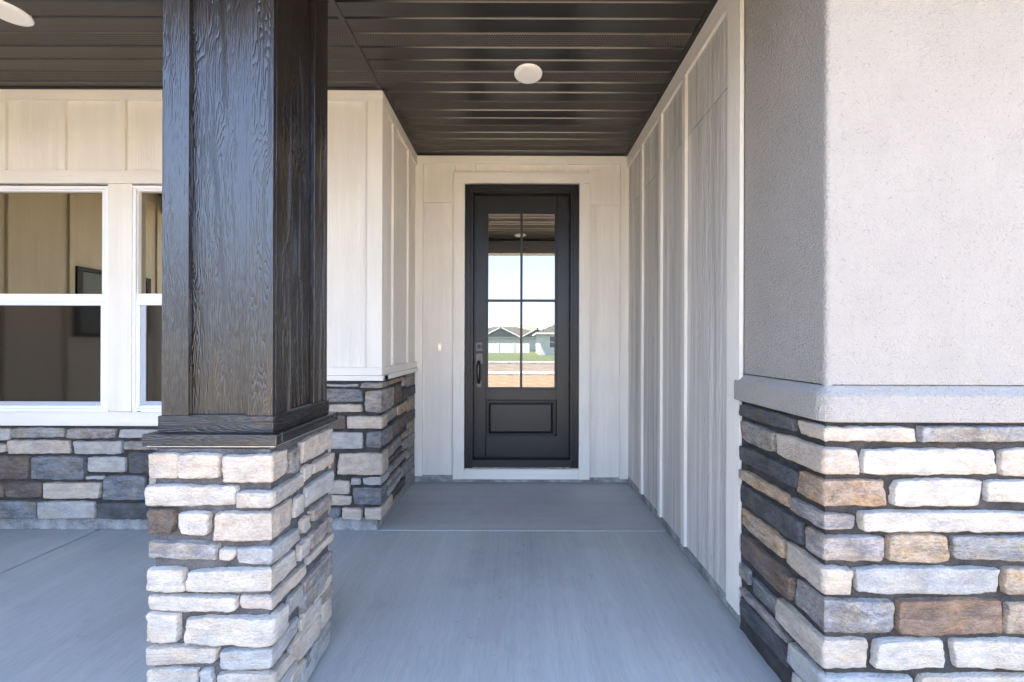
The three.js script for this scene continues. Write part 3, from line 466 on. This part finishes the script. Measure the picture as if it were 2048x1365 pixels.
// ------------------------------------------------------------------ porch column
const column = thing('porch_column', 'dark brown wood column on a stacked pale stone base', 'column', [-0.99, 0, -1.47]);
{
  const x0 = -1.176, x1 = -0.809, d0 = 1.285, d1 = 1.652, b = 0.0885, tt = 0.018, m = M.brownWood, yb = EYE - 0.243, yt = CEIL + 0.02;
  const p = (x, X1, z, Z1, n = 'panel', lab) => part(column, n, box(x, X1, yb, yt, z, Z1, 'y', 0.002), m);
  p(x0 + tt, x1 - tt, -d1 + tt, -d0 - tt, 'recessed_panel');
  for (const [a, c] of [[x0, x0 + b], [x1 - b, x1]]) { p(a, c, -d0 - tt, -d0, 'corner_board'); p(a, c, -d1, -d1 + tt, 'corner_board'); }
  for (const [a, c] of [[x0, x0 + tt], [x1 - tt, x1]]) { p(a, c, -d0 - 0.105, -d0 - tt - 0.0006, 'corner_board'); p(a, c, -d1 + tt + 0.0006, -d1 + 0.105, 'corner_board'); }
  const ring = (o, ya, yc, n, mm = m, r = 0.003) => { // four boards round the shaft, mitred as butts
    part(column, n, box(x0 - o, x1 + o, ya, yc, -d0, -d0 + o, 'x', r), mm); part(column, n, box(x0 - o, x1 + o, ya, yc, -d1 - o, -d1, 'x', r), mm);
    part(column, n, box(x1, x1 + o, ya, yc, -d1 + 0.0005, -d0 - 0.0005, 'z', r), mm); part(column, n, box(x0 - o, x0, ya, yc, -d1 + 0.0005, -d0 - 0.0005, 'z', r), mm);
  };
  ring(0.006, EYE - 0.296, yb + 0.001, 'base_board');
  part(column, 'base_core', box(x0 + 0.001, x1 - 0.001, EYE - 0.33, yb - 0.001, -d1 + 0.001, -d0 - 0.001), M.core);
  ring(0.033, EYE - 0.335, EYE - 0.297, 'cap_trim', m, 0.004);
  ring(0.024, EYE - 0.3385, EYE - 0.3355, 'flashing', M.flash, 0.0005);
  part(column, 'base_core', box(x0 - 0.02, x1 + 0.02, EYE - 0.345, EYE - 0.339, -d1 - 0.02, -d0 + 0.02), M.mortarPale);
  // stone base
  const A = -1.188, B = -0.783, DF = 1.245, DB = 1.662, dep = 0.017, top = EYE - 0.345, path = makePath([[A, -DB], [A, -DF], [B, -DF], [B, -DB], [A, -DB]], 0.014), O = DB - DF;
  const C = O + B - A, ven = part(column, 'stone_base', mortarGeo(path, 0.001, path.L - 0.001, 0, top, dep), M.mortarPale);
  part(column, 'base_core', box(A + 0.03, B - 0.03, 0, top - 0.001, -DB + 0.03, -DF - 0.03), M.mortarPale);
  const list = [], fx = (px, py) => O + X(px, DF, py) - A, sdp = (px, py) => { const q = ((px - CX) + (py - CY) * ROLL) / F; return B / q; };
  const f = (oy, x0, y0, x1, y1, k) => { const a = 280 + x0 / 5.46, c = 280 + x1 / 5.46, t0 = oy + y0 / 5.46, t1 = oy + y1 / 5.46, mm = (t0 + t1) / 2; list.push([x0 < 100 ? O - rr(0.06, 0.16) : fx(a, mm), fx(c, mm), Y(t1, DF, (a + c) / 2), Y(t0, DF, (a + c) / 2), k]); };
  const w = (oy, x0, y0, y1, px, py, k) => { const a = 280 + x0 / 5.46, t0 = oy + y0 / 5.46, t1 = oy + y1 / 5.46; list.push([fx(a, (t0 + t1) / 2), C + sdp(px, py) - DF, Y(t1, DF, 500), Y(t0, DF, 500), k]); };
  const sd = (oy, x0, x1, y0, y1, k) => { const a = 540 + x0 / 5.15, c = 540 + x1 / 5.15, t0 = oy + y0 / 5.15, t1 = oy + y1 / 5.15, da = sdp(a, (t0 + t1) / 2), dc = x1 > 585 ? DB - 0.004 : sdp(c, t0 - (c - a) * 0.9); list.push([C + da - DF, C + dc - DF, Y(t1, da, a), Y(t0, da, a), k]); };
  [[92, 150, 400, 445, 'c'], [410, 165, 860, 435, 'c'], [85, 510, 1045, 730, 'w'], [88, 752, 372, 1045, 'b'], [395, 800, 738, 1055, 'w'], [95, 1120, 835, 1315, 'g'], [845, 1195, 1030, 1325, 'w']].forEach(a => f(880, ...a));
  [[50, 120, 490, 385, 'w'], [78, 430, 1045, 605, 'w'], [58, 625, 420, 945, 'w'], [50, 1000, 830, 1185, 'c'], [35, 1240, 610, 1440, 'w'], [635, 1240, 785, 1430, 'l']].forEach(a => f(1115, ...a));
  [[892, 168, 480, 578.8, 940, 'c'], [1050, 565, 755, 611, 975, 'w'], [795, 795, 1115, 588.5, 1040, 'c'], [1040, 1190, 1381, 600, 1070, 'l']].forEach(a => w(880, ...a));
  [[500, 150, 385, 596, 1125, 'w'], [1070, 430, 605, 612, 1150, 'c'], [475, 670, 975, 575, 1240, 'w'], [870, 1020, 1230, 600, 1250, 'l'], [830, 1280, 1440, 577, 1350, 'c']].forEach(a => w(1115, ...a));
  [[212, 322, 315, 575, 'g'], [330, 612, 225, 465, 'c'], [348, 440, 490, 645, 'w'], [455, 600, 445, 570, 'c'], [380, 628, 690, 920, 'l'], [272, 365, 815, 1020, 'w'], [430, 600, 930, 1070, 'm'], [335, 430, 1045, 1195, 'w'], [420, 605, 1175, 1360, 'm'], [308, 425, 1290, 1475, 'w']].forEach(a => sd(840, ...a));
  [[397, 590, 65, 165, 'c'], [355, 600, 315, 545, 'm'], [205, 358, 515, 700, 'l'], [452, 596, 465, 580, 'c'], [342, 440, 615, 745, 'w'], [212, 605, 1010, 1285, 'c'], [455, 610, 960, 1120, 'g'], [365, 442, 1110, 1250, 's'], [205, 370, 1330, 1520, 'c']].forEach(a => sd(1100, ...a));
  const yl = Y(1378, DF, 400);
  list.push(...courses(O - 0.1, C - 0.004, 0.004, yl - 0.006, 'wclg', 0.085), ...courses(C + 0.006, C + 0.16, 0.004, yl - 0.01, 'wclg', 0.085), ...courses(C + 0.17, C + O - 0.003, 0.004, 0.36, 'wclg', 0.085));
  list.push(...courses(C + O + 0.004, path.L - 0.004, 0.004, top - 0.008, 'wclgb', 0.085), ...courses(0.004, O - 0.17, 0.004, top - 0.008, 'wclgb', 0.085));
  addStones(ven, path, list, 0.010, dep);
}

// ------------------------------------------------------------------ porch ceiling
const ceiling = structure('porch_ceiling', 'dark bronze metal soffit ceiling of narrow grooved strips', 'ceiling', [-1, CEIL, -2]);
const ZF = 0.80;
{
  const p = 0.1016, back = 3.485, y = CEIL, gd = 0.010, xa = XWING, xm0 = -0.955, xm1 = -0.925, xr = XR;
  for (let j = -1; j < 30; j++) {
    const dN = back - (j + 1) * p, dF = Math.min(back - j * p, ZB + 0.02), m = ((j % 3) + 3) % 3 === 0 && j >= 0 ? M.soffitPerf : M.soffit;
    const z0 = -dF, z1 = -Math.max(dN, ZF), sag = rr(-0.0006, 0.0006);
    const pr = [[z0, y + gd], [z0 + 0.003, y + gd], [z0 + 0.009, y + 0.0005 + sag], [z0 + 0.011, y + sag], [(z0 + z1) / 2, y + sag + 0.0006], [z1 - 0.010, y + sag], [z1 - 0.008, y + 0.0005 + sag], [z1 - 0.002, y + gd], [z1, y + gd]];
    part(ceiling, 'soffit_strip', strip(pr, xm1 - 0.01, xr + 0.005), m);
    if (dN < ZL) part(ceiling, 'soffit_strip', strip(dF > ZL ? [[-ZL, y + 0.0006], ...pr.slice(5)] : pr, xa, xm0 + 0.01), m);
  }
  const ch = (x0, x1, z0, z1, al, h = 0.006) => part(ceiling, 'trim_channel', box(x0, x1, y - h, y + 0.004, z0, z1, al, 0.0015), M.soffit);
  ch(xm0, xm1, -ZL + 0.02, -ZF, 'z'); ch(xm0 + 0.02, xm1 + 0.018, -ZB, -ZL + 0.0195, 'z', 0.008);
  ch(xr - 0.045, xr - 0.0195, -ZB, -ZF, 'z', 0.008); ch(xm1 + 0.0185, xr - 0.0455, -ZB + 0.0185, -ZB + 0.03, 'x', 0.008); ch(xa, xm0, -ZL + 0.0185, -ZL + 0.03, 'x', 0.008);
}
function makeLight(x, d, label) {
  const g = thing('recessed_light', label, 'light', [x, CEIL, -d], 'round recessed lights in the soffit');
  const pts = [[0.0, -0.010], [0.058, -0.010], [0.060, -0.0125], [0.066, -0.0135], [0.084, -0.011], [0.089, -0.005], [0.089, 0.006]].map(([a, b]) => new THREE.Vector2(a, b));
  const r = new THREE.LatheGeometry(pts.slice(2), 48); r.translate(x, CEIL, -d); part(g, 'trim_ring', r, M.disc);
  const l = new THREE.CylinderGeometry(0.0605, 0.0605, 0.004, 40); l.translate(x, CEIL - 0.0105, -d); part(g, 'lens', l, M.lens);
}
makeLight(0.06, 2.484, 'round white recessed light in the soffit over the entry alcove');
makeLight(-2.665, 2.03, 'round white recessed light in the soffit in front of the windows');
makeLight(0.03, 1.15, 'round white recessed light in the soffit by the porch beam');

// ------------------------------------------------------------------ porch roof, beam and the wing at the porch's end
const roof = thing('porch_roof', 'low porch roof slab with cream beam along its front edge', 'roof', [-1.5, CEIL + 0.02, -2]);
{
  const shingle = mat([0.09, 0.085, 0.08], { roughness: 0.95, map: rep(T.rough, 1, 1) });
  part(roof, 'beam', box(XWING - 0.5, XR + 0.02, 2.79, CEIL + 0.3, -ZF + 0.001, -ZF + 0.2, 'x', 0.004), M.creamTrim);
  part(roof, 'deck', box(XWING - 6, XR + 8, CEIL + 0.32, CEIL + 0.5, -9, -ZF + 0.35, 'x', 0), shingle);
  part(roof, 'ceiling_backing', box(XWING, XR + 0.01, CEIL + 0.02, CEIL + 0.31, -ZB - 0.2, -ZF - 0.001, 'x', 0), M.core);
  part(roof, 'eave', box(XR + 0.021, XR + 8, CEIL, CEIL + 0.319, -1.28, -ZF, 'x', 0), M.soffit);  // unseen eave and fascia, extended low over the pier to dim it
  part(roof, 'fascia', box(XR + 0.021, XR + 8, 2.78, CEIL + 0.3, -ZF + 0.001, -ZF + 0.05, 'x', 0.004), M.creamTrim);
}
const wing = thing('house_wing', 'cream board and batten side wall with a small dark window, closing the porch', 'wall', [XWING, 0, -1.7]);
{
  const x = XWING, z1 = -0.4;
  part(wing, 'wall_core', box(x - 3.5, x - 0.013, -0.3, CEIL + 0.3, -6, z1), M.core);
  for (let i = 0; i < 5; i++) part(wing, 'siding_panel', box(x - 0.012, x, 0.1, CEIL, -2.6 + i * 0.44 + 0.0005, -2.6 + (i + 1) * 0.44 - 0.0005, 'y', 0), M.cream);
  for (const z of [-2.16, -1.72, -1.28, -0.84]) if (z !== -1.28) part(wing, 'batten', box(x, x + 0.018, 0.1, CEIL - 0.12, z - 0.022, z + 0.022), M.creamTrim); else for (const [a, b] of [[0.1, 1.28], [2.05, CEIL - 0.12]]) part(wing, 'batten', box(x, x + 0.018, a, b, z - 0.022, z + 0.022), M.creamTrim);
  part(wing, 'corner_board', box(x, x + 0.018, 0.1, CEIL - 0.12, z1 - 0.10, z1), M.creamTrim);
  part(wing, 'frieze_board', box(x, x + 0.018, CEIL - 0.119, CEIL - 0.012, -2.6, z1, 'z'), M.creamTrim);
  const wn = part(wing, 'window', merge([box(x, x + 0.03, 1.33, 1.37, -1.69, -0.95, 'z'), box(x, x + 0.03, 1.96, 2.0, -1.69, -0.95, 'z'), box(x, x + 0.03, 1.3705, 1.9595, -1.69, -1.64), box(x, x + 0.03, 1.3705, 1.9595, -1.0, -0.95)]), M.black);
  part(wn, 'pane', box(x + 0.004, x + 0.010, 1.3705, 1.9595, -1.64, -1.0, 'y', 0), mat([0.06, 0.066, 0.07], { roughness: 0.03, ior: 1.6 }));
}

// ------------------------------------------------------------------ across the road, mirrored in the door's glass
const wallWhite = mat([0.66, 0.64, 0.6], { roughness: 0.8 }), trimWhite = mat([0.8, 0.79, 0.77], { roughness: 0.6 }), roofGrey = mat([0.17, 0.155, 0.14], { roughness: 0.95, map: rep(T.rough, 2, 2) }), glassDark = mat([0.12, 0.13, 0.15], { roughness: 0.1, metalness: 0.6 });
const fence = thing('fence', 'white vinyl privacy fence standing behind the lawn', 'fence', [0, GY, 52]);
for (let i = -7; i < 8; i++) {
  const a = i * 2.4 - 0.6; if (a > 1.6) break;
  part(fence, 'fence_panel', box(a + 0.07, a + 2.33, GY + 0.15, GY + 1.62, 51.97, 52.03, 'y', 0), trimWhite); part(fence, 'post', box(a - 0.065, a + 0.065, GY, GY + 1.75, 51.9, 52.06, 'y', 0.01), trimWhite);
}
function house(x0, x1, z0, z1, hw, hr, label, opts = {}) {
  const t = thing('neighbour_house', label, 'house', [(x0 + x1) / 2, GY, (z0 + z1) / 2]), y0 = GY, y1 = GY + hw, o = 0.5, cz = (z0 + z1) / 2, r = Math.min((z1 - z0) / 2, (x1 - x0) / 2);
  part(t, 'wall', box(x0, x1, y0, y1, z0, z1, 'y', 0), wallWhite);
  // hip roof
  const A = [[x0 - o, y1, z0 - o], [x1 + o, y1, z0 - o], [x1 + o, y1, z1 + o], [x0 - o, y1, z1 + o]], R = [[x0 + r, y1 + hr, cz], [x1 - r, y1 + hr, cz]];
  const f = [A[0], A[1], R[1], A[0], R[1], R[0], A[1], A[2], R[1], A[2], A[3], R[0], A[2], R[0], R[1], A[3], A[0], R[0]];
  const g = new THREE.BufferGeometry(); g.setAttribute('position', new THREE.Float32BufferAttribute(f.flat(), 3)); g.computeVertexNormals(); const rf = part(t, 'roof', mapUV(g), roofGrey);
  part(rf, 'fascia', merge([box(x0 - o, x1 + o, y1 - 0.2, y1 + 0.02, z0 - o - 0.03, z0 - o, 'x', 0), box(x0 - o - 0.03, x0 - o, y1 - 0.2, y1 + 0.02, z0 - o, z1 + o, 'z', 0)]), trimWhite);
  for (const wx of opts.windows || []) { const w = part(t, 'window', box(wx - 0.55, wx + 0.55, y0 + 1.0, y0 + 2.6, z0 - 0.05, z0 - 0.001, 'y', 0), trimWhite); part(w, 'pane', box(wx - 0.45, wx + 0.45, y0 + 1.1, y0 + 1.76, z0 - 0.07, z0 - 0.051, 'y', 0), glassDark); part(w, 'pane', box(wx - 0.45, wx + 0.45, y0 + 1.84, y0 + 2.5, z0 - 0.07, z0 - 0.051, 'y', 0), glassDark); }
  for (const [gx, gw, gh] of opts.gables || []) { // gable fronts with white barge boards
    const zz = z0 - 0.9, q = [[gx - gw, y1 - 0.1, zz], [gx + gw, y1 - 0.1, zz], [gx, y1 + gh, zz]], b = q.map(p => [p[0], p[1], cz]);
    const gg = new THREE.BufferGeometry(); gg.setAttribute('position', new THREE.Float32BufferAttribute([q[0], q[2], b[2], q[0], b[2], b[0], q[1], b[1], b[2], q[1], b[2], q[2]].flat(2), 3)); gg.computeVertexNormals(); const gr = part(t, 'gable_roof', mapUV(gg), roofGrey);
    const gf = new THREE.BufferGeometry(); gf.setAttribute('position', new THREE.Float32BufferAttribute([q[0], q[1], q[2]].map(p => [p[0], p[1], zz + 0.35]).flat(), 3)); gf.computeVertexNormals(); part(gr, 'gable_face', mapUV(gf), mat([0.28, 0.27, 0.26]));
    const L = Math.hypot(gw, gh + 0.1), an = Math.atan2(gh + 0.1, gw), bars = [1, -1].map(s => { const bb = new THREE.BoxGeometry(L + 0.2, 0.24, 0.1); bb.rotateZ(-s * an); bb.translate(gx + s * gw / 2, y1 - 0.05 + gh / 2, zz - 0.06); return mapUV(bb); });
    part(gr, 'barge_board', merge(bars), trimWhite);
  }
}
house(2.85, 18, 43, 55, 3.0, 3.0, 'near white house with grey hip roof beside the lawn', { windows: [4.55, 9, 14] });
house(-12, 6.5, 66, 80, 2.9, 2.1, 'grey roofed house with white trimmed gables behind the fence', { gables: [[-3.2, 3.6, 1.7], [3.6, 3.0, 1.5]] });
house(-34, -16, 60, 74, 2.9, 2.6, 'distant white house with grey roof beyond the far end of fence', { windows: [-30, -22] });

// lawn, asphalt and young trees added out of view to darken the column's reflection
flat('added_lawn', 'added unseen green lawn strip along the sidewalk under young trees', 'lawn', -30, -2.6, 9.5, 11.95, GY + 0.09, gm([0.07, 0.095, 0.04], 1.2), 0.1);
flat('added_driveway', 'unseen dark asphalt driveway beside the dirt yard', 'added_driveway', -14, -2.6, -0.34, 9.49, GY + 0.09, gm([0.05, 0.05, 0.052], 1.2), 0.1);  // asphalt added unseen, so the lower column mirrors something dark
{
  const bark = mat([0.10, 0.075, 0.055], { roughness: 0.95 }), leaf = mat([0.05, 0.07, 0.03], { roughness: 0.7, transmission: 0.2 });
  const crown = () => {
    const pos = [], clumps = []; for (let i = 0; i < 46; i++) { const a = rnd() * 6.283, h = rnd(), r = (0.35 + 1.25 * Math.sin(Math.PI * Math.pow(h, 0.8))) * Math.sqrt(rnd()); clumps.push([Math.cos(a) * r, 1.1 + h * 3.4, Math.sin(a) * r, rr(0.3, 0.6)]); }
    for (const [x, y, z, r] of clumps) for (let i = 0; i < 110; i++) {
      const p = new THREE.Vector3(rr(-1, 1), rr(-1, 1), rr(-1, 1)); p.normalize().multiplyScalar(r * Math.cbrt(rnd())); p.add(new THREE.Vector3(x, y, z));
      const u = new THREE.Vector3(rr(-1, 1), rr(-1, 1), rr(-1, 1)).normalize(), v = new THREE.Vector3(rr(-1, 1), rr(-1, 1), rr(-1, 1)).cross(u).normalize(), q = rr(0.05, 0.1);
      for (const [a, b] of [[-1, 0], [0, -0.5], [1, 0], [-1, 0], [1, 0], [0, 0.5]]) pos.push(p.x + (u.x * a + v.x * b) * q, p.y + (u.y * a + v.y * b) * q, p.z + (u.z * a + v.z * b) * q);
    }
    const g = new THREE.BufferGeometry(); g.setAttribute('position', new THREE.Float32BufferAttribute(pos, 3)); g.computeVertexNormals(); return mapUV(g);
  };
  const spots = [[-7.2, 11], [-10.6, 11.3], [-14.2, 10.8], [-18, 11.2], [-22, 10.9]];  // trees added out of view for a dark reflection in the column
  spots.forEach(([x, z], k) => {
    const t = thing('added_tree', 'added unseen leafy young tree on the lawn strip beside the yard', 'tree', [0, 0, 0], 'added young trees in a row on the side lawn');
    const limbs = [[[0, 0, 0], [0.05, 1.4, 0], [0, 3.4, 0.05], 0.09], [[0.03, 1.2, 0], [0.5, 1.9, 0.2], [0.9, 2.7, 0.3], 0.045], [[0.03, 1.5, 0], [-0.4, 2.2, -0.3], [-0.8, 3, -0.4], 0.04]];
    const cyl = (a, b, r0, r1) => { const A = new THREE.Vector3(...a), B = new THREE.Vector3(...b), c = new THREE.CylinderGeometry(r1, r0, A.distanceTo(B), 8), q = new THREE.Quaternion().setFromUnitVectors(new THREE.Vector3(0, 1, 0), B.clone().sub(A).normalize()); c.applyQuaternion(q); c.translate((A.x + B.x) / 2, (A.y + B.y) / 2, (A.z + B.z) / 2); return mapUV(c); };
    part(t, 'trunk', merge(limbs.flatMap(([a, b, c, r]) => [cyl(a, b, r, r * 0.75), cyl(b, c, r * 0.75, r * 0.3)])), bark);
    part(t, 'crown', crown(), leaf); t.position.set(x, GY + 0.09, z); t.rotation.y = k * 1.3; t.scale.setScalar(1 + 0.06 * k);
  });
}
renderer.render(scene, camera);
